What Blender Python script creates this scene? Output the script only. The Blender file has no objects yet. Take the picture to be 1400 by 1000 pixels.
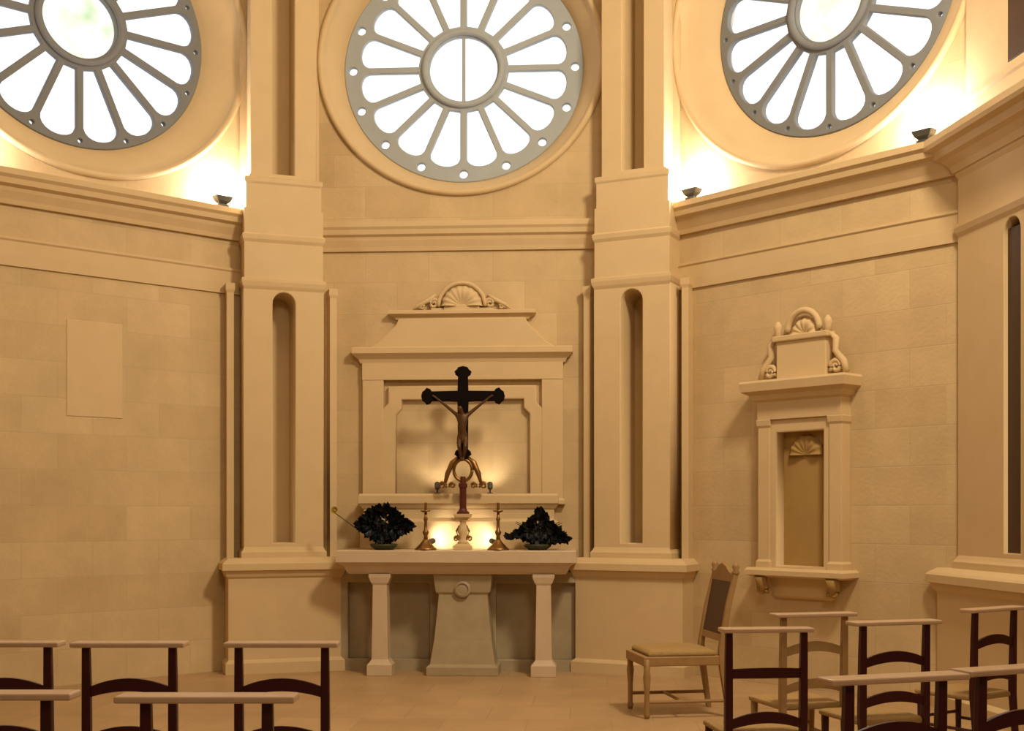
import bpy, bmesh, math, random
from math import pi, sin, cos, tan, radians as R
from mathutils import Vector, Matrix
random.seed(7)
SC = bpy.context.scene
COL = SC.collection

# ------------------------------------------------------------------ camera
F = 1700.0                      # focal length in pixels of the 1400-wide frame
EYE = 1.5
HOR = 700.0                     # horizon row
cam = bpy.data.cameras.new('camera'); camo = bpy.data.objects.new('camera', cam); COL.objects.link(camo)
YAW = R(3.5)                    # the apse is turned a little against the camera axis
PIV = Vector((-.495, 12.0))
def cam2w(x, y):                # camera-frame plan position -> building frame
    v = Vector((x, y))-PIV; return PIV+Vector((v.x*cos(YAW)-v.y*sin(YAW), v.x*sin(YAW)+v.y*cos(YAW)))
C0 = cam2w(0, 0)
def B(px, py, Y):               # point of the photo lying in the building plane y = Y
    u = (px-700)/F; d = Vector((u*cos(YAW)-sin(YAW), u*sin(YAW)+cos(YAW))); t = (Y-C0.y)/d.y
    return Vector((C0.x+t*d.x, Y, EYE+t*(HOR-py)/F))
camo.location = (C0.x, C0.y, EYE); camo.rotation_euler = (pi/2, 0, YAW)
cam.sensor_width = 36; cam.lens = F/1400*36
cam.shift_y = (HOR-500)/1400
cam.clip_start = .05; cam.clip_end = 200
SC.camera = camo

# ------------------------------------------------------------------ world and exposure
SC.view_settings.view_transform = 'Standard'; SC.view_settings.look = 'None'
SC.view_settings.gamma = 1; SC.view_settings.use_curve_mapping = False
SC.view_settings.exposure = 0.05
W = bpy.data.worlds.new('sky'); SC.world = W; W.use_nodes = True
W.node_tree.nodes['Background'].inputs[0].default_value = (.94, .97, 1, 1)
W.node_tree.nodes['Background'].inputs[1].default_value = 1.9

def area(name, loc, target, size, sizey, power, col):
    l = bpy.data.lights.new(name, 'AREA'); l.shape = 'RECTANGLE'; l.size = size; l.size_y = sizey
    l.energy = power; l.color = col
    o = bpy.data.objects.new(name, l); COL.objects.link(o); o.location = loc
    d = Vector(target)-Vector(loc); o.rotation_euler = d.to_track_quat('-Z', 'Y').to_euler()
    return o
WARM = (1.0, .70, .40)
area('nave_fill', (2.2, -.5, 6.4), (-1.8, 11, 2.8), 1.6, 1.4, 170, (1, .82, .58))  # added area light, unseen, filling the apse from the nave side
area('arch_key', (3.0, 6.2, 7.0), (-1.6, 11.2, 2.0), .9, .9, 325, (1, .82, .57))  # added key light, unseen, set to one side so pilaster slots stay dark
area('vault_lamps', (-.5, 8.0, 8.4), (-.3, 9.2, 0), 1.2, 1.2, 40, (1, .76, .44))

# ------------------------------------------------------------------ helpers
def obj(name, me, mat=None, parent=None, loc=None, rotz=None, smooth=False):
    if isinstance(me, bmesh.types.BMesh):
        bm = me; me = bpy.data.meshes.new(name)
        bmesh.ops.recalc_face_normals(bm, faces=bm.faces); bm.to_mesh(me); bm.free()
    o = bpy.data.objects.new(name, me); COL.objects.link(o)
    if mat: me.materials.append(mat)
    if parent: o.parent = parent
    if loc is not None: o.location = loc
    if rotz is not None: o.rotation_euler.z = rotz
    if smooth:
        for p in me.polygons: p.use_smooth = True
    return o
def bevel(o, w=.006, seg=2):
    m = o.modifiers.new('bevel', 'BEVEL'); m.width = w; m.segments = seg; m.limit_method = 'ANGLE'; m.angle_limit = R(40)
    return o
def thing(name, label, cat, loc=(0, 0, 0), rotz=0, group=None):
    o = bpy.data.objects.new(name, None); COL.objects.link(o); o.location = loc; o.rotation_euler.z = rotz
    o.empty_display_size = .1
    o['label'] = label; o['category'] = cat
    if group: o['group'] = group
    return o
def tag(o, label, cat, group=None):
    o['label'] = label; o['category'] = cat
    if group: o['group'] = group
    return o
def struct(o): o['kind'] = 'structure'; return o
def frame(name, loc, rotz):
    o = bpy.data.objects.new(name, None); COL.objects.link(o); o.location = loc; o.rotation_euler.z = rotz
    o['kind'] = 'structure'; return o
def BM(): return bmesh.new()
def box(bm, x0, x1, y0, y1, z0, z1):
    v = [bm.verts.new(p) for p in ((x0,y0,z0),(x1,y0,z0),(x1,y1,z0),(x0,y1,z0),(x0,y0,z1),(x1,y0,z1),(x1,y1,z1),(x0,y1,z1))]
    for f in ((0,3,2,1),(4,5,6,7),(0,1,5,4),(1,2,6,5),(2,3,7,6),(3,0,4,7)): bm.faces.new([v[i] for i in f])
    return bm
def loft(bm, rings, cap=True):
    rs = [[bm.verts.new(p) for p in r] for r in rings]; n = len(rs[0])
    for a, b in zip(rs, rs[1:]):
        for i in range(n): bm.faces.new((a[i], a[(i+1) % n], b[(i+1) % n], b[i]))
    if cap: bm.faces.new(rs[0][::-1]); bm.faces.new(rs[-1])
    return bm
def stack(bm, layers, back=.0, xc=0, yb=None):
    """moulded block: layers of (z, half width, projection towards -y)"""
    return loft(bm, [[(xc-hw, -p, z), (xc+hw, -p, z), (xc+hw, back, z), (xc-hw, back, z)] for z, hw, p in layers])
def lathe(bm, prof, n=24, c=(0, 0, 0)):
    rings = [[(c[0]+r*cos(2*pi*i/n), c[1]+r*sin(2*pi*i/n), c[2]+z) for i in range(n)] for r, z in prof]
    return loft(bm, rings)
def tube(bm, pts, rad, n=10):
    pts = [Vector(p) for p in pts]; rings = []
    if not hasattr(rad, '__len__'): rad = [rad]*len(pts)
    up = Vector((0, 0, 1))
    for i, p in enumerate(pts):
        d = (pts[min(i+1, len(pts)-1)]-pts[max(i-1, 0)]).normalized()
        a = d.cross(up)
        if a.length < .05: a = d.cross(Vector((0, 1, 0)))
        a.normalize(); b = d.cross(a)
        rings.append([p+rad[i]*(a*cos(2*pi*k/n)+b*sin(2*pi*k/n)) for k in range(n)])
    return loft(bm, rings)
def extr_x(bm, prof, x0, x1):
    """closed (y,z) profile swept along x"""
    return loft(bm, [[(x0, y, z) for y, z in prof], [(x1, y, z) for y, z in prof]])
def plate_mesh(outline, holes, d, bev=0):
    """flat plate in the xz plane with holes, thickness d centred on y=0"""
    cu = bpy.data.curves.new('plate', 'CURVE'); cu.dimensions = '2D'; cu.fill_mode = 'BOTH'
    cu.extrude = d/2-bev; cu.bevel_depth = bev; cu.bevel_resolution = 1
    for pts in [outline]+list(holes):
        s = cu.splines.new('POLY'); s.points.add(len(pts)-1); s.use_cyclic_u = True
        for i, (x, z) in enumerate(pts): s.points[i].co = (x, z, 0, 1)
    o = bpy.data.objects.new('plate', cu); COL.objects.link(o)
    dg = bpy.context.evaluated_depsgraph_get()
    me = bpy.data.meshes.new_from_object(o.evaluated_get(dg))
    bpy.data.objects.remove(o); bpy.data.curves.remove(cu)
    me.transform(Matrix.Rotation(pi/2, 4, 'X')); me.materials.clear()
    return me
def add_mesh(bm, me, M=Matrix()):
    me.transform(M); bm.from_mesh(me); bpy.data.meshes.remove(me); return bm
def circ(r, n=48, cx=0, cz=0, ez=1):
    return [(cx+r*cos(2*pi*i/n), cz+r*ez*sin(2*pi*i/n)) for i in range(n)]
def at(px, py, Y): return Vector(((px-700)*Y/F, Y, EYE+(HOR-py)*Y/F))

# ------------------------------------------------------------------ materials
def nodes(name):
    m = bpy.data.materials.new(name); m.use_nodes = True; nt = m.node_tree
    return m, nt, nt.nodes['Principled BSDF']
def plain(name, c, rough=.6, metal=0, c2=None, scale=12, bump=0, spec=.4):
    m, nt, b = nodes(name)
    b.inputs['Roughness'].default_value = rough; b.inputs['Metallic'].default_value = metal
    b.inputs['Specular IOR Level'].default_value = spec
    tc = nt.nodes.new('ShaderNodeTexCoord'); no = nt.nodes.new('ShaderNodeTexNoise')
    no.inputs['Scale'].default_value = scale; no.inputs['Detail'].default_value = 5
    nt.links.new(tc.outputs['Object'], no.inputs['Vector'])
    mx = nt.nodes.new('ShaderNodeMix'); mx.data_type = 'RGBA'
    c2 = c2 or tuple(v*.75 for v in c)
    mx.inputs[6].default_value = (*c, 1); mx.inputs[7].default_value = (*c2, 1)
    nt.links.new(no.outputs[0], mx.inputs[0]); nt.links.new(mx.outputs[2], b.inputs['Base Color'])
    if bump:
        bp = nt.nodes.new('ShaderNodeBump'); bp.inputs['Strength'].default_value = bump; bp.inputs['Distance'].default_value = .01
        nt.links.new(no.outputs[0], bp.inputs['Height']); nt.links.new(bp.outputs[0], b.inputs['Normal'])
    return m
def ashlar(name, c, bw=.62, bh=.31, joint=.88, floor=False, rough=.75, var=.10):
    m, nt, b = nodes(name); L = nt.links.new
    tc = nt.nodes.new('ShaderNodeTexCoord'); sp = nt.nodes.new('ShaderNodeSeparateXYZ'); cb = nt.nodes.new('ShaderNodeCombineXYZ')
    L(tc.outputs['Object'], sp.inputs[0]); L(sp.outputs[0], cb.inputs[0]); L(sp.outputs[1 if floor else 2], cb.inputs[1])
    br = nt.nodes.new('ShaderNodeTexBrick'); L(cb.outputs[0], br.inputs['Vector'])
    br.inputs['Scale'].default_value = 1; br.inputs['Brick Width'].default_value = bw; br.inputs['Row Height'].default_value = bh
    br.inputs['Mortar Size'].default_value = .005; br.inputs['Mortar Smooth'].default_value = .4
    br.inputs['Color1'].default_value = (*c, 1); br.inputs['Color2'].default_value = tuple(v*(1-var*(1+.3*i)) for i, v in enumerate(c))+(1,)
    br.inputs['Mortar'].default_value = tuple(v*joint for v in c)+(1,)
    n1 = nt.nodes.new('ShaderNodeTexNoise'); n1.inputs['Scale'].default_value = 1.6; n1.inputs['Detail'].default_value = 6
    n1.inputs['Roughness'].default_value = .65
    L(tc.outputs['Object'], n1.inputs['Vector'])
    rp = nt.nodes.new('ShaderNodeMapRange'); rp.inputs[1].default_value = .3; rp.inputs[2].default_value = .7
    rp.inputs[3].default_value = .84; rp.inputs[4].default_value = 1.06; L(n1.outputs[0], rp.inputs[0])
    mx = nt.nodes.new('ShaderNodeMix'); mx.data_type = 'RGBA'; mx.blend_type = 'MULTIPLY'; mx.inputs[0].default_value = 1
    L(br.outputs[0], mx.inputs[6]); L(rp.outputs[0], mx.inputs[7]); L(mx.outputs[2], b.inputs['Base Color'])
    b.inputs['Roughness'].default_value = rough; b.inputs['Specular IOR Level'].default_value = .25
    n2 = nt.nodes.new('ShaderNodeTexNoise'); n2.inputs['Scale'].default_value = 30; L(tc.outputs['Object'], n2.inputs['Vector'])
    ad = nt.nodes.new('ShaderNodeMath'); ad.operation = 'MULTIPLY_ADD'; L(br.outputs['Fac'], ad.inputs[0]); ad.inputs[1].default_value = -.5
    L(n2.outputs[0], ad.inputs[2])
    bp = nt.nodes.new('ShaderNodeBump'); bp.inputs['Strength'].default_value = .25; bp.inputs['Distance'].default_value = .008
    L(ad.outputs[0], bp.inputs['Height']); L(bp.outputs[0], b.inputs['Normal'])
    return m
STONE_C = (.64, .485, .27)
M_wall = ashlar('ashlar_limestone', STONE_C)
M_trim = plain('carved_limestone', (.67, .51, .29), .7, c2=(.60, .445, .245), scale=5, bump=.15, spec=.25)
M_nave = ashlar('fill_cutting_nave_stone', (.36, .23, .10))  # unseen nave walls, coloured dark to cut and yellow the bounced fill
M_floor = ashlar('stone_paving', (.50, .34, .18), .6, .6, .8, True, .45)
M_ceil = plain('vault_plaster', (.70, .58, .42), .8)
M_slot_shade = plain('slot_shade_brown', (.075, .035, .010), .6, scale=8)  # deep shade of the front pier slots put into a colour
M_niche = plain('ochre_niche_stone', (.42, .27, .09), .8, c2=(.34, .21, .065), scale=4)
M_altar = plain('pale_altar_marble', (.66, .54, .38), .45, c2=(.56, .42, .28), scale=6)
M_grey = plain('grey_veined_marble', (.46, .38, .25), .5, c2=(.33, .26, .15), scale=7)
M_wood = plain('dark_red_wood', (.056, .007, .010), .38, c2=(.032, .004, .007), scale=20)
M_board = plain('worn_board_wood', (.60, .43, .29), .28, c2=(.46, .30, .18), scale=14)
M_rush = plain('woven_rush', (.42, .27, .10), .8, scale=60, bump=.6)
M_oak = plain('light_oak', (.40, .25, .10), .5, c2=(.28, .16, .06), scale=14)
M_oakdark = plain('brown_leather', (.10, .05, .025), .5, scale=14)
M_brass = plain('aged_brass', (.34, .19, .06), .35, .8, c2=(.22, .11, .03), scale=15)
M_bronze = plain('bronze_corpus', (.10, .042, .012), .45, .3, c2=(.07, .03, .008), scale=15)
M_black = plain('blackened_wood', (.006, .003, .003), .8, scale=15, spec=.1)
M_leaf = plain('very_dark_leaf', (.008, .012, .012), .55, c2=(.004, .005, .010), scale=9)
M_stem = plain('olive_stem', (.045, .05, .015), .6)
M_yellow = plain('yellow_petal', (.45, .30, .03), .6)
M_lamp = plain('grey_lamp_housing', (.10, .10, .085), .5, .3)
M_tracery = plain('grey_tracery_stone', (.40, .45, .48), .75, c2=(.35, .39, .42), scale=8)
M_tracery_dimmed = plain('dimmed_tracery_stone', (.22, .235, .25), .8, c2=(.18, .19, .20), scale=8)  # tracery stone again, dimmer light of the side windows put into its colour
M_white = plain('white_tabernacle_marble', (.80, .72, .58), .35, c2=(.72, .62, .48), scale=5)
def glass(name, tint, tint2):
    m, nt, b = nodes(name); L = nt.links.new
    out = nt.nodes['Material Output']; nt.nodes.remove(b)
    tr = nt.nodes.new('ShaderNodeBsdfTransparent'); tl = nt.nodes.new('ShaderNodeBsdfTranslucent'); gl = nt.nodes.new('ShaderNodeBsdfGlossy')
    tc = nt.nodes.new('ShaderNodeTexCoord'); no = nt.nodes.new('ShaderNodeTexNoise'); no.inputs['Scale'].default_value = 3
    L(tc.outputs['Object'], no.inputs[0]); mx = nt.nodes.new('ShaderNodeMix'); mx.data_type = 'RGBA'
    mx.inputs[6].default_value = (*tint, 1); mx.inputs[7].default_value = (*tint2, 1)
    rp = nt.nodes.new('ShaderNodeMapRange'); rp.inputs[1].default_value = .4; rp.inputs[2].default_value = .65; L(no.outputs[0], rp.inputs[0])
    L(rp.outputs[0], mx.inputs[0]); L(mx.outputs[2], tr.inputs[0]); L(mx.outputs[2], tl.inputs[0]); gl.inputs['Roughness'].default_value = .1
    m1 = nt.nodes.new('ShaderNodeMixShader'); m1.inputs[0].default_value = .2; L(tr.outputs[0], m1.inputs[1]); L(tl.outputs[0], m1.inputs[2])
    m2 = nt.nodes.new('ShaderNodeMixShader'); m2.inputs[0].default_value = .04; L(m1.outputs[0], m2.inputs[1]); L(gl.outputs[0], m2.inputs[2])
    L(m2.outputs[0], out.inputs[0]); return m
M_glass = glass('clear_leaded_glass', (.95, .95, .95), (.88, .90, .90))
M_glass_tint = glass('pale_tinted_glass', (.92, .93, .88), (.66, .72, .56))

# ------------------------------------------------------------------ plan of the octagonal apse
BY = 12.0
CL, CR = Vector((-2.29, BY)), Vector((1.30, BY))
SL = 3.70; q = math.sqrt(.5)
FL = CL+SL*Vector((-q, -q)); FR = CR+SL*Vector((q, -q))
XC = (CL.x+CR.x)/2
TOP = 8.6; TH = .42
CORN = 4.34                     # top of the cornice

# floor and ceiling
bm = BM(); box(bm, -6.2, 5.2, -5.5, 13, -.1, 0); struct(obj('floor', bm, M_floor))
bm = BM(); box(bm, -6.2, 5.2, -5.5, 13, TOP, TOP+.15); struct(obj('ceiling', bm, M_ceil))
# nave walls out of frame that close the room
bm = BM(); box(bm, 0, FL.y+5.2, 0, .3, 0, TOP); struct(obj('wall_nave_left', bm, M_nave, loc=(FL.x, -5.2, 0), rotz=pi/2))
bm = BM(); box(bm, 0, FR.y+5.2, -.3, 0, 0, TOP); struct(obj('wall_nave_right', bm, M_nave, loc=(FR.x, -5.2, 0), rotz=pi/2))
bm = BM(); box(bm, FL.x-.3, FR.x+.3, -5.5, -5.2, 0, TOP); struct(obj('wall_rear', bm, M_nave))

ZR, RR, EZ = 5.87, 1.17, .945     # rose centre height, radius, slight flattening
def apse_wall(name, p, rz, L, splay):
    """local frame: origin in the middle of the wall on the floor, -y into the room"""
    h = L/2+.17
    me = plate_mesh([(-h, 0), (h, 0), (h, TOP), (-h, TOP)], [circ(RR+splay, 96, 0, ZR, EZ)], TH)
    me.transform(Matrix.Translation((0, TH/2, 0)))
    return struct(obj(name, me, M_wall, loc=(p.x, p.y, 0), rotz=rz))
mB = (CL+CR)/2; mL = (CL+FL)/2; mR = (CR+FR)/2
apse_wall('wall_back', mB, 0, (CR-CL).length, .20)
apse_wall('wall_left', mL, pi/4, SL, .33)
apse_wall('wall_right', mR, -pi/4, SL, .33)

# ------------------------------------------------------------------ rose windows
def rose(name, p, rz, splay, tint, depth=.31, bar=False):
    w = frame(name, (p.x, p.y, 0), rz)
    # reveal: roll moulding, splay, inner fillet
    prof = [(RR+splay+.03, -.004), (RR+splay+.025, -.03), (RR+splay-.0, -.045), (RR+splay-.03, -.03), (RR+splay-.035, .0)]
    n = 6
    for i in range(n+1):
        t = i/n; prof.append((RR+(splay-.05)*(1-t)**1.4+.012, .02+(depth-.04)*t))
    prof += [(RR-.005, depth-.02), (RR-.005, TH-.01), (RR+splay+.01, TH-.01)]
    bm = BM(); N = 96
    rs = [[bm.verts.new((r*cos(2*pi*i/N), y, ZR+EZ*r*sin(2*pi*i/N))) for i in range(N)] for r, y in prof]
    for a, b in zip(rs, rs[1:]):
        for i in range(N): bm.faces.new((a[i], a[(i+1) % N], b[(i+1) % N], b[i]))
    obj('reveal', bm, M_trim, w, smooth=True)
    # tracery plate with a round eye, sixteen petals and sixteen little eyelets
    holes = [circ(.345, 48, ez=1)]
    ht = .0235                                   # half a spoke
    for k in range(16):
        a = pi/16+k*pi/8; pts = []
        da = pi/16
        r0 = .435
        def side(r, s):                          # point on petal side: parallel to spoke centre line
            return (r, s*(r*tan(da)-ht/cos(da)))
        rc, ch, er, ep = (.985, .14, .030, 1.122) if tint else (.925, .115, .052, 1.10)
        hw = rc*tan(da)-ht/cos(da)
        pts.append(side(r0, -1)); pts.append(side(.65, -1)); pts.append(side(rc, -1))
        for j in range(1, 10):
            b_ = -pi/2+pi*j/10; pts.append((rc+cos(b_)**.9*ch, sin(b_)*hw))
        pts.append(side(rc, 1)); pts.append(side(.65, 1)); pts.append(side(r0, 1))
        holes.append([(x*cos(a)-y*sin(a), x*sin(a)+y*cos(a)) for x, y in pts])
        e = k*pi/8
        holes.append(circ(er, 14, ep*cos(e), ep*sin(e)))
    me = plate_mesh(circ(RR+.005, 96), holes, .06, .010)
    me.transform(Matrix.Translation((0, depth-.015, ZR)) @ Matrix.Diagonal((1, 1, EZ, 1)))
    obj('tracery', me, M_tracery_dimmed if tint else M_tracery, w)
    bm = BM(); N = 48                            # moulded ring round the eye
    rs = [[bm.verts.new((r*cos(2*pi*i/N), y, ZR+EZ*r*sin(2*pi*i/N))) for i in range(N)] for r, y in ((.35, depth-.05), (.355, depth-.085), (.405, depth-.085), (.41, depth-.05))]
    for a, b in zip(rs, rs[1:]):
        for i in range(N): bm.faces.new((a[i], a[(i+1) % N], b[(i+1) % N], b[i]))
    obj('eye_ring', bm, M_tracery_dimmed if tint else M_tracery, w, smooth=True)
    me = plate_mesh(circ(RR-.01, 96), [circ(.38, 48)], .012)
    me.transform(Matrix.Translation((0, depth+.03, ZR)) @ Matrix.Diagonal((1, 1, EZ, 1)))
    obj('glass', me, M_glass, w)
    me = plate_mesh(circ(.375, 48), [], .012)
    me.transform(Matrix.Translation((0, depth+.03, ZR)) @ Matrix.Diagonal((1, 1, EZ, 1)))
    obj('eye_glass', me, M_glass_tint if tint else M_glass, w)
    if bar:
        bm = BM(); box(bm, -.016, .016, depth-.03, depth+.015, ZR-.36*EZ, ZR+.36*EZ); obj('glazing_bar', bm, M_tracery, w)
    return w
rose('window_1', mB, 0, .20, False, bar=True)
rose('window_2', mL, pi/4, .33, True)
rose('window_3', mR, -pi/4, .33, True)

# ------------------------------------------------------------------ cornices, architraves and plinths
def cornice(name, p, rz, L, proj, CORN=CORN):
    k = proj
    bm = BM()
    prof = [(.02, CORN), (-k, CORN), (-k, CORN-.05), (-k*.86, CORN-.075), (-k*.80, CORN-.12), (-k*.55, CORN-.14), (-k*.50, CORN-.17),
            (-k*.30, CORN-.23), (-k*.22, CORN-.27), (.02, CORN-.27)]
    extr_x(bm, prof[::-1], -L/2, L/2)
    o = struct(obj(name, bm, M_trim, loc=(p.x, p.y, 0), rotz=rz)); return o
def architrave(name, p, rz, L, z=3.80):
    bm = BM()
    prof = [(.02, z), (-.04, z), (-.04, z-.02), (-.028, z-.035), (-.025, z-.13), (-.025, z-.14), (-.02, z-.24), (.02, z-.24)]
    extr_x(bm, prof[::-1], -L/2, L/2)
    struct(obj(name, bm, M_trim, loc=(p.x, p.y, 0), rotz=rz))
cornice('trim_1', mB, 0, 2.75, .11, CORN-.05)
cornice('trim_2', mL, pi/4, 2.9, .17)
cornice('trim_3', mR, -pi/4, 2.9, .17)
architrave('trim_4', mL, pi/4, 2.9)
architrave('trim_5', mR, -pi/4, 2.9)

def arch_slot(hw, z0, z1, n=10, foot=True):
    pts = [(-hw, z0), (hw, z0)]
    zc = z1-hw
    for i in range(n+1): pts.append((hw*cos(pi*i/n), zc+hw*sin(pi*i/n)))
    return pts
def pilaster(name, p, rz, hs=.368, wrap=False):
    w = frame(name, (p.x, p.y, 0), rz)
    fp = .44; sy = -.02 if wrap else -.06                       # half width and projection of the shaft
    # pedestal
    bm = BM(); stack(bm, [(0, hs+.185, .57), (.10, hs+.185, .57), (.13, hs+.155, .53), (.88, hs+.155, .53), (.90, hs+.17, .55), (.95, hs+.19, .57),
                          (.96, hs+.215, .60), (1.02, hs+.215, .60), (1.04, hs+.195, .58), (1.07, hs+.155, .53)], back=.02)
    obj('pedestal', bm, M_trim, w)
    # slab the shaft stands against, split round the slot
    gw = .115
    for s_ in (-1, 1):
        bm = BM(); a_, b_ = sorted((s_*(hs+.085), s_*(hs+.15))); stack(bm, [(1.07, .0325, .345), (3.55, .0325, .345), (3.58, .042, .355), (3.64, .042, .355)], back=.0, xc=(a_+b_)/2); obj('side_strip', bm, M_trim, w)
    # shaft with a deep round-headed slot
    bm = BM(); stack(bm, [(1.065, hs+.03, fp+.03), (1.12, hs+.03, fp+.03), (1.14, hs+.015, fp+.015), (1.17, hs, fp)], back=.02)
    obj('shaft_base', bm, M_trim, w)
    me = plate_mesh([(-hs, 1.16), (hs, 1.16), (hs, 3.60), (-hs, 3.60)], [arch_slot(gw, 1.20, 3.57)], .43, .008)
    me.transform(Matrix.Translation((0, -fp+.215, 0))); obj('shaft', me, M_trim, w)
    bm = BM(); box(bm, -gw-.03, gw+.03, sy, .03, 1.16, 3.60); obj('slot_back', bm, M_trim, w)
    # capital, entablature block, cornice break, upper pedestal
    bm = BM(); stack(bm, [(3.58, hs, fp), (3.61, hs+.015, fp+.015), (3.65, hs+.025, fp+.025), (3.68, hs+.025, fp+.025), (3.69, hs, fp),
                          (4.02, hs, fp), (4.05, hs+.015, fp+.015), (4.09, hs+.02, fp+.02), (4.11, hs, fp), (4.34, hs, fp)], back=.02)
    obj('entablature_block', bm, M_trim, w)
    if wrap:
        e = [(4.07, .03), (4.12, .05), (4.17, .09), (4.19, .13), (4.24, .15), (4.26, .20), (4.29, .21), (4.34, .21), (4.345, .17)]
        bm = BM(); stack(bm, [(z, hs+x, fp+x) for z, x in e], back=.02); obj('cornice_break', bm, M_trim, w)
    hu = hs-.015
    bm = BM(); stack(bm, [(4.34, hu, fp-.01), (4.57, hu, fp-.01), (4.59, hu+.012, fp), (4.63, hu+.012, fp), (4.64, hu-.01, fp-.02)], back=.02)
    obj('upper_pedestal', bm, M_trim, w)
    hu2 = hs-.065
    me = plate_mesh([(-hu2, 4.63), (hu2, 4.63), (hu2, TOP), (-hu2, TOP)], [[(-gw, 4.67), (gw, 4.67), (gw, TOP-.1), (-gw, TOP-.1)]], .40, .008)
    me.transform(Matrix.Translation((0, -fp+.23, 0))); obj('upper_shaft', me, M_trim, w)
    for s_ in (-1, 1):
        bm = BM(); a_, b_ = sorted((s_*(gw+.02), s_*(hs+.01))); box(bm, a_, b_, -.17, .1, 4.34, TOP); obj('upper_backing', bm, M_trim, w)
    bm = BM(); box(bm, -gw-.03, gw+.03, sy, .03, 4.63, TOP); obj('upper_slot_back', bm, M_trim, w)
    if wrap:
        for nm, z0, z1 in (('slot_shade_strip', 1.18, 3.50), ('upper_slot_shade_strip', 4.68, TOP-.12)):
            bm = BM(); box(bm, -gw+.004, gw-.004, -fp+.03, sy+.01, z0, z1)  # added dark strip, its colour stands in for shade in the slot
            o = bevel(obj(nm, bm, M_slot_shade, w), .006); o['label'] = 'dark brown strip standing in for slot shade'
    return w
pilaster('trim_6', CL, R(22.5))
pilaster('trim_7', CR, R(-22.5))
PR = cam2w(3.925, 8.74); PL = Vector((2*XC-PR.x, PR.y))
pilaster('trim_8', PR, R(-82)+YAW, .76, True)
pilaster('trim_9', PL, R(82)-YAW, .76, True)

# ------------------------------------------------------------------ uplights on the cornice
def uplight(p, rz, label, power):
    t = thing('uplight', label, 'lamp', p, rz, 'uplights on the cornice')
    bm = BM(); stack(bm, [(0, .05, .035), (.02, .05, .035)], back=.035); obj('mount', bm, M_lamp, t)
    bm = BM(); loft(bm, [[(x*w_, y*d_, z) for x, y in ((-1, -1), (1, -1), (1, 1), (-1, 1))] for z, w_, d_ in
                         ((.02, .03, .02), (.05, .065, .04), (.095, .085, .05), (.095, .075, .042), (.06, .055, .032))]); obj('housing', bm, M_lamp, t)
    l = bpy.data.lights.new('uplight_bulb', 'POINT'); l.energy = power; l.color = (1, .93, .88); l.shadow_soft_size = .035
    o = bpy.data.objects.new('uplight_bulb', l); COL.objects.link(o); o.parent = t; o.location = (0, 0, .15)
    return t
def on_wall(c, dirv, t, out, z):
    nrm = Vector((-dirv.y, dirv.x)); 
    if nrm.dot(Vector((XC, 8))-c) < 0: nrm = -nrm
    v = c+dirv*t+nrm*out; return (v.x, v.y, z)
dL = Vector((-q, -q)); dR = Vector((q, -q))
uplight(on_wall(CL, dL, .66, .13, CORN), pi/4, 'small floodlight on left ledge beside the back pillar, washing the wall white', 38)
uplight(on_wall(CR, dR, .66, .13, CORN), -pi/4, 'small floodlight on right ledge beside the back pillar, under the rose window', 38)
uplight(on_wall(CR, dR, SL-.72, .13, CORN), -pi/4, 'small floodlight at the near end of the right ledge, beside the front pillar', 38)
uplight(on_wall(CL, dL, SL-.72, .13, CORN), pi/4, 'small floodlight at the near end of the left ledge, at the frame edge', 38)

# ------------------------------------------------------------------ reredos carved on the back wall
SB = F/BY
def bx_(px): return B(px, 0, BY).x-XC
def bz_(py): return B(633, py, BY).z
t = thing('reredos', 'carved pale limestone reredos with stepped cornices and shell crest on back wall behind the altar', 'reredos', (XC, BY, 0))
def moulding(bm, x0, x1, z0, z1, proj):
    h = z1-z0; xc = (x0+x1)/2; hw = (x1-x0)/2
    stack(bm, [(z0, hw-.07, proj*.45), (z0+h*.25, hw-.055, proj*.55), (z0+h*.45, hw-.02, proj*.8), (z0+h*.6, hw, proj), (z0+h*.95, hw, proj), (z1, hw-.01, proj*.95)], xc=xc)
# side strips
for s in (0, 1):
    a, b = ((497, 526), (741, 770))[s]
    bm = BM(); stack(bm, [(bz_(690), (b-a)/2/SB+.02, .09), (bz_(684), (b-a)/2/SB+.02, .09), (bz_(682), (b-a)/2/SB, .07), (bz_(500), (b-a)/2/SB, .07)], xc=(bx_(a)+bx_(b))/2)
    bevel(obj('side_pilaster', bm, M_trim, t))
bm = BM(); box(bm, bx_(497), bx_(770), -.075, 0, bz_(520), bz_(497)); obj('frieze', bm, M_trim, t)
bm = BM(); moulding(bm, bx_(484), bx_(783), bz_(497), bz_(476), .125); obj('lower_cornice', bm, M_trim, t)
me = plate_mesh([(bx_(x), bz_(y)) for x, y in ((508, 477), (520, 470), (532, 458), (545, 445), (548, 438), (718, 438), (721, 445), (734, 458), (746, 470), (758, 477))], [], .09, .01)
me.transform(Matrix.Translation((0, -.045, 0))); obj('attic_block', me, M_trim, t)
bm = BM(); moulding(bm, bx_(533), bx_(733), bz_(438), bz_(426), .11); obj('upper_cornice', bm, M_trim, t)
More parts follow.
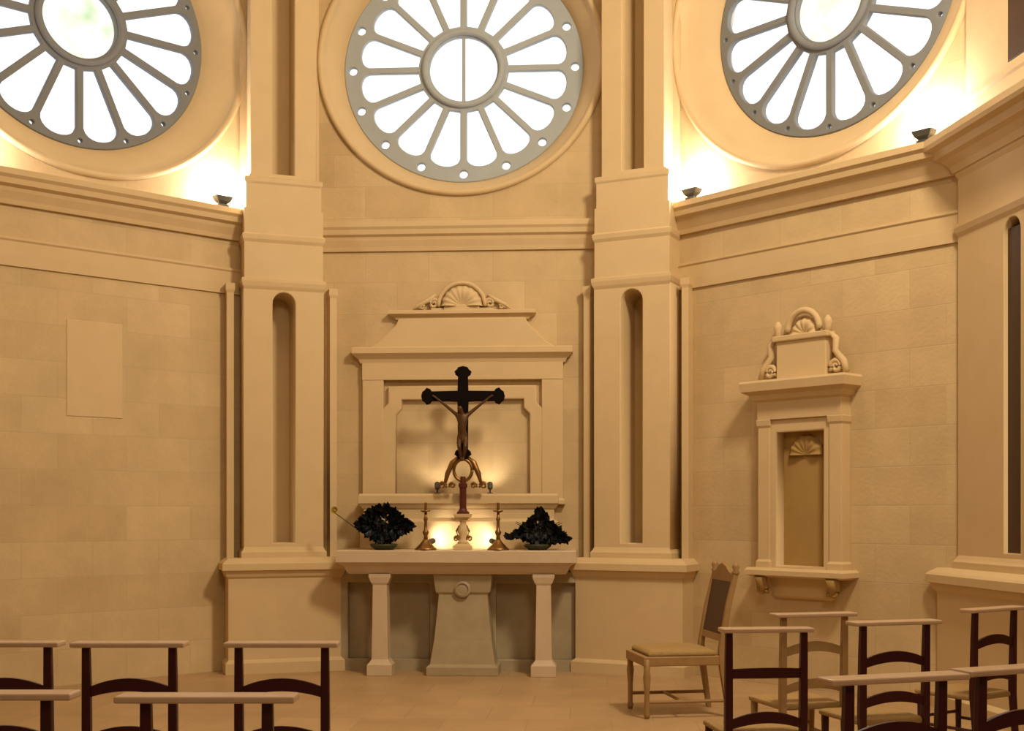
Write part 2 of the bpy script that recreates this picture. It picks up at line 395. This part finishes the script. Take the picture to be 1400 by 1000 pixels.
# crest: scallop shell between scrolls
def shell(bm, cx, z0, r, proj, n=36, ribs=9):
    for ring in (0,):
        c = bm.verts.new((cx, -proj*.6, z0)); vs = []
        rows = []
        for j in range(1, 6):
            rr = r*j/5; row = []
            for i in range(n+1):
                a = pi*i/n; wv = .5+.5*cos(2*ribs*a)
                rad = rr*(1+(.06*wv if j == 5 else 0))
                dep = proj*(.45+.55*sin(pi*(j/5)*.8))+.018*wv*(j/5)
                if j == 5: dep = proj*.35
                row.append(bm.verts.new((cx+rad*cos(a), -dep, z0+rad*sin(a))))
            rows.append(row)
        for i in range(n): bm.faces.new((c, rows[0][i], rows[0][i+1]))
        for a_, b_ in zip(rows, rows[1:]):
            for i in range(n): bm.faces.new((a_[i], b_[i], b_[i+1], a_[i+1]))
        back = [bm.verts.new((v.co.x, .0, v.co.z)) for v in rows[-1]]
        for i in range(n): bm.faces.new((rows[-1][i], back[i], back[i+1], rows[-1][i+1]))
def scroll(bm, cx, cz, r, s, y=-.04, rad=.018, turns=1.6, tail=None):
    pts = []; n = 28
    for i in range(n+1):
        a = i/n*turns*2*pi; rr = r*(.18+.82*i/n)
        pts.append((cx+s*rr*cos(a), y, cz+rr*sin(a)))
    rads = [rad*(.6+.4*i/n) for i in range(n+1)]
    if tail:
        for q_ in tail: pts.append((q_[0], y, q_[1])); rads.append(rad)
    tube(bm, pts, rads, 8)
bm = BM(); shell(bm, bx_(632), bz_(420), .20, .09); obj('shell_crest', bm, M_trim, t, smooth=True)
bm = BM(); box(bm, bx_(608), bx_(656), -.07, 0, bz_(427), bz_(418)); box(bm, bx_(590), bx_(675), -.05, 0, bz_(427), bz_(422))
bevel(obj('crest_base', bm, M_trim, t))
bm = BM()
tube(bm, [(bx_(632)+.225*cos(a), -.05, bz_(420)+.225*sin(a)) for a in [pi*i/20 for i in range(21)]], .02, 8)
obj('crest_arch', bm, M_trim, t, smooth=True)
for s in (-1, 1):
    bm = BM(); c = bx_(632)
    scroll(bm, c+s*.27, bz_(416), .05, s); scroll(bm, c+s*.385, bz_(420), .03, -s, rad=.012)
    tube(bm, [(c+s*.25, -.04, bz_(404)), (c+s*.33, -.04, bz_(412)), (c+s*.42, -.04, bz_(418)), (c+s*.47, -.04, bz_(424))], [.016, .022, .018, .008], 8)
    obj('scroll', bm, M_trim, t, smooth=True)
# shouldered inner frame and sunk panel
fr = [(526, 690), (526, 560), (534, 552), (534, 530), (732, 530), (732, 552), (740, 560), (740, 690)]
fi = [(541, 690.5), (541, 566), (549, 558), (549, 545), (718, 545), (718, 558), (726, 566), (726, 690.5)]
outl = [(bx_(x), bz_(y)) for x, y in fr]; inn = [(bx_(x), bz_(y)) for x, y in fi]
me = plate_mesh(outl+inn[::-1], [], .075, .012); me.transform(Matrix.Translation((0, -.03, 0))); obj('inner_frame', me, M_trim, t)

# ------------------------------------------------------------------ altar
AY = 11.33; SA = F/AY
t = thing('altar', 'pale stone altar table on square front legs below the crucifix', 'altar', (XC, 0, 0))
def ax(px, Y=AY): return B(px, 0, Y).x-XC
zt = 1.15; x0, x1 = ax(462), ax(788); xm = (x0+x1)/2; hw = (x1-x0)/2
def blk(bm, layers, ybk, xc=0):
    """layers (z, half width, front y)"""
    return loft(bm, [[(xc-w_, y, z), (xc+w_, y, z), (xc+w_, ybk, z), (xc-w_, ybk, z)] for z, w_, y in layers])
bm = BM(); blk(bm, [(.93, hw-.10, AY+.02), (.95, hw-.08, AY), (1.00, hw-.06, AY-.03), (1.03, hw-.02, AY-.07), (1.04, hw, AY-.09), (zt-.01, hw, AY-.09), (zt, hw-.01, AY-.08)], BY-.002, xm)
obj('mensa', bm, M_altar, t)
for px in (519, 743):
    for yy in (AY,):
        c = ax(px); bm = BM()
        blk(bm, [(0, .115, yy-.03), (.10, .115, yy-.03), (.12, .095, yy-.015), (.15, .075, yy), (.83, .065, yy), (.85, .08, yy-.01), (.90, .10, yy-.02), (.93, .10, yy-.02)], yy+.17, c)
        bevel(obj('leg', bm, M_altar, t), .005)
# body at the wall with two sunk panels
bm = BM(); a, b = ax(462, 11.75), ax(803, 11.75)
me = plate_mesh([(a, 0), (b, 0), (b, .93), (a, .93)], [[(ax(p0, 11.75), .10), (ax(p1, 11.75), .10), (ax(p1, 11.75), .84), (ax(p0, 11.75), .84)] for p0, p1 in ((475, 590), (677, 790))], .10, .01)
me.transform(Matrix.Translation((0, 11.76, 0))); obj('front_panel', me, M_grey, t)
bm = BM(); box(bm, a+.02, b-.02, 11.80, BY-.002, 0, .93); obj('altar_body', bm, M_grey, t)
# flared central support
c = ax(634, 11.5); bm = BM()
blk(bm, [(0, .33, 11.34), (.08, .33, 11.34), (.10, .30, 11.37), (.32, .265, 11.40), (.62, .235, 11.42), (.74, .225, 11.43), (.76, .25, 11.41), (.82, .26, 11.40), (.93, .27, 11.39)], 11.715, c)
bevel(obj('central_support', bm, M_grey, t))
bm = BM(); N = 20
loft(bm, [[(c+r*cos(2*pi*i/N), y, .79+r*sin(2*pi*i/N)) for i in range(N)] for r, y in ((.075, 11.415), (.075, 11.385), (.055, 11.375), (.05, 11.39), (.02, 11.385))])
obj('medallion', bm, M_grey, t)

# gradine (shelf behind the altar table)
t = thing('gradine', 'moulded pale stone shelf running along the back of the altar table', 'altar shelf', (XC, 0, zt))
GY = 11.68
a, b = ax(492, GY), ax(762, GY); xm = (a+b)/2; hw = (b-a)/2
bm = BM(); blk(bm, [(0, hw, GY), (.26, hw, GY), (.28, hw-.03, GY+.03), (.38, hw-.03, GY+.03)], BY-.18, xm); bevel(obj('riser', bm, M_trim, t))
bm = BM(); blk(bm, [(.38, hw-.02, GY+.02), (.41, hw, GY), (.43, hw+.01, GY-.02), (.50, hw+.01, GY-.02), (.52, hw, GY-.01)], BY-.18, xm); obj('shelf', bm, M_trim, t)

# slim stand that carries the crucifix
TY = 11.56
t = thing('cross_stand', 'slim carved stone stand under the crucifix, between two brass candlesticks', 'stand', (B(633, 0, TY).x, TY, zt))
bm = BM(); loft(bm, [[(-w_, -w_, z), (w_, -w_, z), (w_, w_, z), (-w_, w_, z)] for z, w_ in ((0, .085), (.03, .085), (.045, .07), (.055, .055))]); bevel(obj('plinth', bm, M_trim, t), .003)
bm = BM(); lathe(bm, [(.045, .05), (.055, .065), (.04, .08), (.03, .10), (.042, .14), (.050, .17), (.042, .20), (.028, .24), (.035, .265), (.05, .28), (.03, .29)], 24); obj('baluster', bm, M_trim, t, smooth=True)
for s_ in (-1, 1):
    bm = BM(); scroll(bm, s_*.062, .10, .028, s_, y=-.01, rad=.009); tube(bm, [(s_*.045, -.01, .12), (s_*.06, -.01, .17), (s_*.035, -.01, .22)], [.010, .009, .006], 8); obj('side_scroll', bm, M_brass, t, smooth=True)
bm = BM(); loft(bm, [[(-w_, -w_, z), (w_, -w_, z), (w_, w_, z), (-w_, w_, z)] for z, w_ in ((.285, .055), (.30, .075), (.33, .08))]); bevel(obj('cap', bm, M_trim, t), .003)

# ------------------------------------------------------------------ crucifix
KY = 11.56
def kz(py): return B(633, py, KY).z
def kx(px): return B(px, 0, KY).x-B(633, 0, KY).x
kb = zt+.33
t = thing('crucifix', 'tall dark crucifix with a bronze figure on a slim stone stand', 'crucifix', (B(633, 0, KY).x, KY, kb))
def Z(py): return kz(py)-kb
bm = BM()
def bar_cross():
    o = []
    w_ = .034; top, cz_, bot = Z(502), Z(542), Z(628); ar = kx(689)
    cw = .042
    def lobe(cx, cz, ang):      # trefoil end, list of points ccw around tip
        pts = []
        for lc, a0, a1 in (((-.03, .0), -150, -10),):
            pass
        return pts
    def end(L):                 # one arm pointing +x from centre, upper half-plane order from -w to +w
        p = [(.05, -cw), (L-.085, -cw*.9), (L-.07, -cw*1.45), (L-.045, -cw*1.65), (L-.03, -cw*1.2), (L-.01, -cw*.9), (L, 0)]
        return p+[(x, -y) for x, y in p[::-1][1:]]
    arms = [(0, ar), (pi/2, top-cz_), (pi, ar), (-pi/2, cz_-bot)]
    for ang, L in arms:
        for x, y in end(L): o.append((x*cos(ang)-y*sin(ang), cz_+x*sin(ang)+y*cos(ang)))
    return o
me = plate_mesh(bar_cross(), [], .05, .008); obj('cross', me, M_black, t)
# corpus: one skinned figure
def skinned(name, pts, edges, radii, mat, parent, sub=2):
    me = bpy.data.meshes.new(name); me.from_pydata(pts, edges, []); o = bpy.data.objects.new(name, me); COL.objects.link(o)
    md = o.modifiers.new('skin', 'SKIN'); md.use_smooth_shade = True
    for i, r in enumerate(radii): me.skin_vertices[0].data[i].radius = (r, r)
    me.skin_vertices[0].data[0].use_root = True
    s_ = o.modifiers.new('sub', 'SUBSURF'); s_.levels = sub; s_.render_levels = sub
    dg = bpy.context.evaluated_depsgraph_get(); m2 = bpy.data.meshes.new_from_object(o.evaluated_get(dg)); bpy.data.objects.remove(o)
    return obj(name, m2, mat, parent, smooth=True)
Yc = -.055; zs = Z(562)
P = [(0, Yc, Z(596)), (0, Yc-.01, Z(585)), (0, Yc-.012, Z(574)), (0, Yc-.01, Z(566)), (-.018, Yc-.03, Z(562)), (-.028, Yc-.04, Z(556)),   # pelvis..neck, head
     (-.06, Yc, Z(567)), (-.15, Yc+.01, Z(556)), (-.25, Yc+.02, Z(544)), (-.285, Yc+.02, Z(541)),
     (.06, Yc, Z(567)), (.15, Yc+.01, Z(556)), (.25, Yc+.02, Z(544)), (.285, Yc+.02, Z(541)),
     (-.03, Yc, Z(600)), (-.025, Yc-.05, Z(612)), (-.008, Yc-.01, Z(627)), (-.006, Yc-.04, Z(630)),
     (.03, Yc, Z(600)), (.03, Yc-.05, Z(612)), (.008, Yc-.01, Z(627)), (.008, Yc-.045, Z(631))]
E = [(0, 1), (1, 2), (2, 3), (3, 4), (4, 5), (2, 6), (6, 7), (7, 8), (8, 9), (2, 10), (10, 11), (11, 12), (12, 13), (0, 14), (14, 15), (15, 16), (16, 17), (0, 18), (18, 19), (19, 20), (20, 21)]
Rr = [.038, .035, .042, .018, .026, .026, .019, .014, .010, .012, .019, .014, .010, .012, .026, .020, .013, .012, .026, .020, .013, .012]
body = skinned('corpus', P, E, Rr, M_bronze, t)
bm = BM(); loft(bm, [[(w_*cos(2*pi*i/12), Yc-.0+.035*sin(2*pi*i/12), z) for i in range(12)] for z, w_ in ((Z(607), .055), (Z(602), .05), (Z(595), .045), (Z(592), .042))])
obj('loincloth', bm, M_bronze, t, smooth=True)
# openwork ring and scrolls under the cross
zr = Z(643); bm = BM(); N = 32
ring = [(.085*cos(2*pi*i/N), 0, zr+.10*sin(2*pi*i/N)) for i in range(N+1)]
tube(bm, ring, .016, 8)
for s in (-1, 1):
    tube(bm, [(s*.03, 0, Z(624)), (s*.10, 0, Z(633)), (s*.145, 0, Z(648)), (s*.17, 0, Z(663))], [.014, .026, .024, .012], 8)
    scroll(bm, s*.19, Z(664), .035, s, y=0, rad=.013)
    scroll(bm, s*.10, Z(664), .03, -s, y=0, rad=.011)
obj('openwork_mount', bm, M_brass, t, smooth=True)
M_redw = plain('dark_red_staff', (.11, .022, .012), .35, c2=(.07, .015, .008))
bm = BM(); lathe(bm, [(.06, 0), (.06, .015), (.04, .03), (.032, .05), (.032, Z(668)), (.042, Z(666)), (.042, Z(662)), (.028, Z(660)), (.024, Z(652))], 20)
obj('staff', bm, M_redw, t, smooth=False)

# ------------------------------------------------------------------ candlesticks
def candlestick(px, label):
    y = 11.34; t = thing('candlestick', label, 'candlestick', (B(px, 0, y).x, y, zt), 0, 'brass candlesticks on the altar')
    bm = BM(); lathe(bm, [(.10, 0), (.10, .012), (.085, .025), (.07, .04), (.045, .065), (.03, .085), (.022, .10)], 24); obj('base', bm, M_brass, t, smooth=True)
    bm = BM(); lathe(bm, [(.02, .098), (.016, .13), (.027, .15), (.030, .165), (.016, .185), (.013, .26), (.022, .28), (.013, .30), (.012, .34)], 20); obj('stem', bm, M_brass, t, smooth=True)
    bm = BM(); lathe(bm, [(.012, .338), (.045, .352), (.048, .362), (.02, .36)], 20); obj('drip_pan', bm, M_brass, t, smooth=True)
    bm = BM(); lathe(bm, [(.013, .36), (.013, .43), (.010, .435)], 16); obj('socket', bm, M_brass, t)
candlestick(582, 'brass candlestick on the altar, to the left of the crucifix')
candlestick(681, 'brass candlestick on the altar, to the right of the crucifix')

# spotlights standing behind the candlesticks
def spot(px, label, aim, power, y=11.50, z=zt, g='spotlights on the altar table'):
    bx = B(px, 0, y).x
    t = thing('altar_spotlight', label, 'lamp', (bx, y, z), 0, g)
    o0 = Vector((bx, y, z+.075)); d = (Vector(aim)-o0).normalized(); rot = d.to_track_quat('Z', 'Y').to_matrix().to_4x4()
    bm = BM(); lathe(bm, [(.03, 0), (.03, .01), (.008, .012), (.008, .06)], 14); obj('foot', bm, M_lamp, t)
    bm = BM(); lathe(bm, [(.018, -.045), (.026, -.03), (.026, .03), (.021, .03), (.021, -.01)], 16)
    bm.transform(Matrix.Translation((0, 0, .075)) @ rot); obj('lamp_head', bm, M_lamp, t)
    l = bpy.data.lights.new('spot_bulb', 'SPOT'); l.energy = power; l.spot_size = R(115); l.spot_blend = .9; l.color = (1, .84, .62); l.shadow_soft_size = .03
    o = bpy.data.objects.new('spot_bulb', l); COL.objects.link(o); o.parent = t
    o.matrix_local = Matrix.Translation((0, 0, .075)) @ rot @ Matrix.Translation((0, 0, .028)) @ Matrix.Rotation(pi, 4, 'X')
spot(590, 'small spotlight behind the left brass candlestick, aimed at the back wall', (B(609, 0, 11.7).x, 11.7, 1.27), 8)
spot(674, 'small spotlight behind the right brass candlestick, aimed at the back wall', (B(656, 0, 11.7).x, 11.7, 1.27), 8)

for px, lab in ((598, 'small spotlight on the shelf, left of the crucifix ring, shining up the wall'), (670, 'small spotlight on the shelf, right of the crucifix ring, shining up the wall')):
    spot(px, lab, (B(px, 0, 12).x, 12, 1.96), 5, 11.75, zt+.52, 'spotlights on the altar shelf')

# ------------------------------------------------------------------ dark foliage arrangements
def leaf(bm, base, d, L, w_, side):
    d = d.normalized(); sdv = side.normalized(); n = d.cross(sdv).normalized()
    ts = (0, .25, .5, .75, 1); ws = (.1, .8, 1, .65, 0)
    rows = []
    for t_, k in zip(ts, ws):
        c = base+d*L*t_-n*.12*L*t_*t_
        rows.append([bm.verts.new(c-sdv*w_*k), bm.verts.new(c+n*w_*.25*k), bm.verts.new(c+sdv*w_*k)] if k > 0 else [bm.verts.new(c)])
    for a, b in zip(rows, rows[1:]):
        if len(b) == 1:
            bm.faces.new((a[0], a[1], b[0])); bm.faces.new((a[1], a[2], b[0]))
        else:
            bm.faces.new((a[0], a[1], b[1], b[0])); bm.faces.new((a[1], a[2], b[2], b[1]))
def foliage(px0, px1, top, label, pts, flower=None, extra=()):
    """pts: silhouette control (relative x in -1..1 -> height px of crown)"""
    y = 11.38; cx = B((px0+px1)/2, 0, y).x; hw = (px1-px0)/2*y/F
    t = thing('foliage_arrangement', label, 'plant', (cx, y, zt))
    bm = BM(); lathe(bm, [(.08, 0), (.09, .01), (.12, .03), (.13, .055), (.115, .05), (.08, .025)], 24); obj('bowl', bm, M_stem, t, smooth=True)
    bm = BM(); rnd = random.Random(int(px0))
    for i in range(560):
        a = rnd.uniform(0, 2*pi); u = rnd.uniform(-1, 1); rr = rnd.random()**.4
        fx = rr*cos(a); fz = rr*sin(a)
        X = fx*(hw-.035)
        lo, hi = pts(fx)
        zc = lo+(hi-lo)*(.5+.5*fz)
        base = Vector((X, u*.10, zc)); d = Vector((fx*.8+rnd.uniform(-.5, .5), u*.5-.3, fz+rnd.uniform(-.6, .6)))
        sd = d.cross(Vector((rnd.uniform(-.3, .3), -1, rnd.uniform(-.3, .3))))
        if sd.length < .01: continue
        leaf(bm, base-d.normalized()*.03, d, rnd.uniform(.06, .085), rnd.uniform(.017, .025), sd)
    obj('leaves', bm, M_leaf, t)
    bm = BM()
    for i in range(16):
        a = rnd.uniform(0, 2*pi); e = Vector((cos(a)*hw*.7, sin(a)*.07, .2+rnd.uniform(-.05, .08)))
        tube(bm, [(e.x*.1, e.y*.1, .03), (e.x*.45, e.y*.6, e.z*.75), tuple(e)], [.006, .005, .003], 6)
    obj('stems', bm, M_stem, t)
    if flower:
        fx, fz = flower
        bm = BM(); tube(bm, [(-hw*.5, 0, .15), (-hw*.9, -.02, .2), (fx, -.03, fz-.02)], .005, 6); s_ = obj('flower_stalk', bm, M_stem, t)
        bm = BM()
        for i in range(9):
            a = 2*pi*i/9; d = Vector((cos(a)*.8-.3, -.35, sin(a)*.8+.3)); leaf(bm, Vector((fx, -.03, fz)), d, .045, .014, d.cross(Vector((.2, -1, .1))))
        lathe(bm, [(.006, -.012), (.016, -.004), (.016, .006), (.006, .012)], 10, (fx, -.035, fz)); obj('flower', bm, M_yellow, t)
zpx = lambda py: B(633, py, 11.38).z-zt
def left_pts(x):
    top = zpx(687)-.03-abs(x+.05)**1.7*.15; bot = zpx(746)+.03+max(0, abs(x)-.15)**1.3*.15
    return bot, top
def right_pts(x):
    pk = max(0, 1-abs(x-.08)/.9); top = zpx(733)+.0+pk*.27*(.65+.35*pk); bot = zpx(744)+.01+max(0, -x)*.09
    return min(bot, top-.02), top
foliage(482, 568, 688, 'dark rounded foliage in a low bowl, left side of altar, with a yellow bloom', left_pts, flower=(-.45, .36))
foliage(688, 782, 686, 'dark pointed foliage in a low bowl, on the right side of the altar', right_pts)

# ------------------------------------------------------------------ blind niche on the right wall
nm = CR+dR*1.82
t = thing('wall_niche', 'carved stone blind niche with scrolled crest and ochre back on right wall', 'niche', (nm.x, nm.y, 0), -pi/4)
me = plate_mesh([(-.40, .98), (.40, .98), (.40, 2.30), (-.40, 2.30)], [[(-.245, 1.03), (.245, 1.03), (.245, 2.19), (-.245, 2.19)]], .12, .012)
me.transform(Matrix.Translation((0, -.055, 0))); obj('frame', me, M_trim, t)
for s in (-1, 1):
    bm = BM(); stack(bm, [(1.0, .075, .145), (1.07, .075, .145), (1.09, .06, .13), (2.22, .06, .13), (2.24, .07, .14), (2.29, .075, .145)], xc=s*.36); bevel(obj('jamb', bm, M_trim, t), .005)
    bm = BM(); tube(bm, [(s*.34, -.13, .80), (s*.36, -.15, .88), (s*.36, -.17, .95)], [.03, .05, .06], 10); scroll(bm, s*.36, .84, .06, s, y=-.15, rad=.02); obj('bracket', bm, M_niche, t, smooth=True)
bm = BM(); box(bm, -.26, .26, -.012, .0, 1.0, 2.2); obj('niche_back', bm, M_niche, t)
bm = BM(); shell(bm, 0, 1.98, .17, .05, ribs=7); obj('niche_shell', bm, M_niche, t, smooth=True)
bm = BM(); stack(bm, [(2.29, .42, .14), (2.44, .42, .14), (2.46, .45, .17), (2.50, .47, .19), (2.53, .52, .25), (2.60, .53, .26), (2.62, .52, .25)]); obj('cornice', bm, M_trim, t)
bm = BM(); stack(bm, [(.94, .44, .16), (.96, .50, .22), (1.00, .50, .22), (1.02, .48, .20)]); obj('sill', bm, M_trim, t)
bm = BM(); stack(bm, [(.76, .26, .03), (.78, .30, .06), (.94, .32, .08)]); obj('apron', bm, M_trim, t)
bm = BM(); box(bm, -.25, .25, -.10, 0, 2.62, 2.97); box(bm, -.28, .28, -.125, 0, 2.95, 3.0); bevel(obj('attic_plaque', bm, M_trim, t), .01)
bm = BM()
tube(bm, [(.16*cos(a), -.06, 3.03+.17*sin(a)) for a in [pi*i/16 for i in range(17)]], .028, 8)
shell(bm, 0, 3.0, .14, .07, ribs=6)
obj('crest', bm, M_trim, t, smooth=True)
for s in (-1, 1):
    bm = BM(); scroll(bm, s*.33, 2.70, .06, s, y=-.07, rad=.022)
    tube(bm, [(s*.27, -.07, 2.98), (s*.33, -.07, 2.93), (s*.32, -.07, 2.83), (s*.40, -.07, 2.74), (s*.43, -.07, 2.65)], [.02, .03, .028, .03, .03], 8)
    lathe(bm, [(.01, 0), (.035, .01), (.028, .05), (.04, .08), (.03, .11), (.01, .14)], 14, (s*.25, -.07, 2.99))
    obj('scroll', bm, M_trim, t, smooth=True)

# faint tablet on the left wall
tm = CL+dL*1.83
bm = BM(); stack(bm, [(2.33, .25, .007), (3.16, .25, .007), (3.165, .245, .005)]); 
o = obj('wall_tablet', bm, M_trim, loc=(tm.x, tm.y, 0), rotz=pi/4); bevel(o, .003); tag(o, 'faint blank stone tablet almost flush with the left wall', 'tablet')

# ------------------------------------------------------------------ prayer chairs
def chair_back_slat(bm, w_, z, rise=.045, h=.045, y=-.0, th=.016, arch=True):
    n = 12; top = []; bot = []
    for i in range(n+1):
        x = -w_/2+w_*i/n; k = 1-(2*x/w_)**2
        zt_ = z+h/2+(rise*k if arch else rise*.15*k); zb_ = z-h/2+(rise*.75*k if arch else 0)
        yy = y-.012*k
        top.append((x, zt_, yy)); bot.append((x, zb_, yy))
    rings = [[(x, yy-th/2, zb_), (x, yy+th/2, zb_), (x, yy+th/2, zt_), (x, yy-th/2, zt_)] for (x, zt_, yy), (_, zb_, _) in zip(top, bot)]
    return loft(bm, rings)
def prayer_chair(loc, rz, label, bw, group, wood, board, first_straight=False):
    t = thing('prayer_chair', label, 'chair', loc, rz+YAW, group)
    pw = .19; H = .905
    bm = BM(); blkb = [[(-bw/2, -.055, z), (bw/2, -.055, z), (bw/2, .05, z), (-bw/2, .05, z)] for z in (H, H+.022)]
    loft(bm, blkb); bevel(obj('top_board', bm, board, t), .006)
    for s in (-1, 1):
        bm = BM(); loft(bm, [[(s*pw+a*hx, y+b*hy, z) for a, b in ((-1, -1), (1, -1), (1, 1), (-1, 1))] for z, y, hx, hy in
                             ((0, -.03, .015, .015), (.40, .0, .019, .019), (.46, .0, .020, .019), (.75, -.005, .019, .016), (H, -.01, .017, .015))])
        bevel(obj('back_post', bm, wood, t), .005)
        bm = BM(); lathe(bm, [(.013, 0), (.016, .03), (.018, .2), (.021, .35), (.021, .40)], 12, (s*.185, .38, 0)); obj('front_leg', bm, wood, t)
        bm = BM(); tube(bm, [(s*.187, -.015, .2), (s*.185, .38, .2)], .010, 8); obj('side_stretcher', bm, wood, t)
    for i, z in enumerate((.70, .445 if first_straight else .49)):
        bm = BM(); chair_back_slat(bm, 2*pw, z, y=-.003, arch=not (first_straight and i == 0)); obj('slat', bm, wood, t)
    for y_, z_ in ((-.012, .22), (.38, .24)):
        bm = BM(); tube(bm, [(-.187, y_, z_), (.187, y_, z_)], .010, 8); obj('cross_stretcher', bm, wood, t)
    bm = BM(); loft(bm, [[(-w_, y0, z), (w_, y0, z), (w_+.012, y1, z), (-w_-.012, y1, z)] for z, w_, y0, y1 in ((.375, .17, .02, .39), (.38, .20, .0, .405), (.405, .20, .0, .41), (.415, .17, .03, .38))])
    bevel(obj('seat', bm, M_rush, t), .008)
    return t
def spot_px(px, Y): v = cam2w((px-700)*Y/F, Y); return (v.x, v.y, 0)
GL = 'prayer chairs of the left block'; GR = 'prayer chairs of the right block'
prayer_chair(spot_px(8, 5.50), R(0), 'dark wooden prayer chair cut off by the left frame edge, far row', .50, GL, M_wood, M_board)
prayer_chair(spot_px(178, 5.48), R(0), 'dark wooden prayer chair in the middle of the left far row', .50, GL, M_wood, M_board)
prayer_chair(spot_px(386, 5.48), R(0), 'dark wooden prayer chair ending the left far row beside the aisle', .50, GL, M_wood, M_board)
prayer_chair(spot_px(-16, 3.96), R(0), 'near prayer chair with pale top board at bottom left corner', .56, GL, M_wood, M_board)
prayer_chair(spot_px(284, 3.90), R(0), 'near prayer chair whose pale top board crosses before the left far row', .56, GL, M_wood, M_board)
prayer_chair(spot_px(1047, 6.15), R(6), 'dark wooden prayer chair ending the right block beside the aisle, straight upper slat', .46, GR, M_wood, M_board, True)
prayer_chair(spot_px(1222, 6.55), R(16), 'dark wooden prayer chair in the right far row, second from aisle', .52, GR, M_wood, M_board)
prayer_chair(spot_px(1358, 7.45), R(34), 'dark wooden prayer chair farthest right, below the front pillar', .52, GR, M_wood, M_board)
prayer_chair(spot_px(1222, 4.36), R(18), 'near right prayer chair with pale top board before the far row', .56, GR, M_wood, M_board)
prayer_chair(spot_px(1392, 4.62), R(24), 'near right prayer chair cut off by the right frame edge', .56, GR, M_wood, M_board)
prayer_chair(spot_px(1112, 7.05), R(14), 'light oak prayer chair behind the dark right row, below the wall niche', .50, GR, M_oak, M_board)

# ------------------------------------------------------------------ celebrant's chair seen from the side
cc = Vector(spot_px(920, 9.27))
t = thing('side_chair', 'brown high-backed wooden chair seen from the side, right of the altar', 'chair', cc, R(99)+YAW)
# local: facing +y ; rotated so that it faces screen left
SWd, SD = .26, .295
for s in (-1, 1):
    bm = BM(); loft(bm, [[(s*(SWd-.02)+a*h_, y+b*h_, z) for a, b in ((-1, -1), (1, -1), (1, 1), (-1, 1))] for z, y, h_ in
                         ((0, -SD-.06, .018), (.42, -SD, .024), (.50, -SD, .022), (.80, -SD-.05, .020), (1.04, -SD-.11, .018))]); bevel(obj('back_post', bm, M_oak, t), .004)
    bm = BM(); lathe(bm, [(.02, 0), (.028, .02), (.018, .035), (.028, .06), (.014, .09)], 14, (s*(SWd-.02), -SD-.11, 1.035)); obj('finial', bm, M_oak, t, smooth=True)
    bm = BM(); lathe(bm, [(.016, 0), (.024, .03), (.018, .06), (.020, .2), (.028, .30), (.022, .34), (.026, .43)], 14, (s*(SWd-.02), SD-.03, 0)); obj('front_leg', bm, M_oak, t, smooth=True)
    bm = BM(); tube(bm, [(s*(SWd-.02), -SD-.045, .12), (s*(SWd-.02), SD-.03, .12)], .013, 8); obj('stretcher', bm, M_oak, t)
bm = BM(); tube(bm, [(-SWd+.02, 0, .12), (SWd-.02, 0, .12)], .012, 8); obj('stretcher', bm, M_oak, t)
bm = BM(); box(bm, -SWd, SWd, -SD, SD, .38, .45); bevel(obj('seat_frame', bm, M_oak, t), .008)
bm = BM(); loft(bm, [[(-w_, -d_, z), (w_, -d_, z), (w_, d_, z), (-w_, d_, z)] for z, w_, d_ in ((.448, .245, .25), (.47, .25, .26), (.49, .235, .24), (.50, .18, .18))]); bevel(obj('seat_cushion', bm, M_rush, t), .01)
def yb(z): return -SD-(z-.5)*.20
bm = BM(); loft(bm, [[(-.23, yb(z)-.012, z), (.23, yb(z)-.012, z), (.23, yb(z)+.012, z), (-.23, yb(z)+.012, z)] for z in (.60, 1.0)]); bevel(obj('back_panel', bm, M_oakdark, t), .006)
me = plate_mesh([(-.24, 0), (.24, 0), (.24, .05), (.15, .07), (.08, .11), (0, .13), (-.08, .11), (-.15, .07), (-.24, .05)], [], .03, .006)
me.transform(Matrix.Translation((0, yb(1.0), .985))); obj('crest_rail', me, M_oak, t)
bm = BM(); loft(bm, [[(-.24, yb(z)-.014, z), (.24, yb(z)-.014, z), (.24, yb(z)+.014, z), (-.24, yb(z)+.014, z)] for z in (.55, .60)]); obj('lower_rail', bm, M_oak, t)
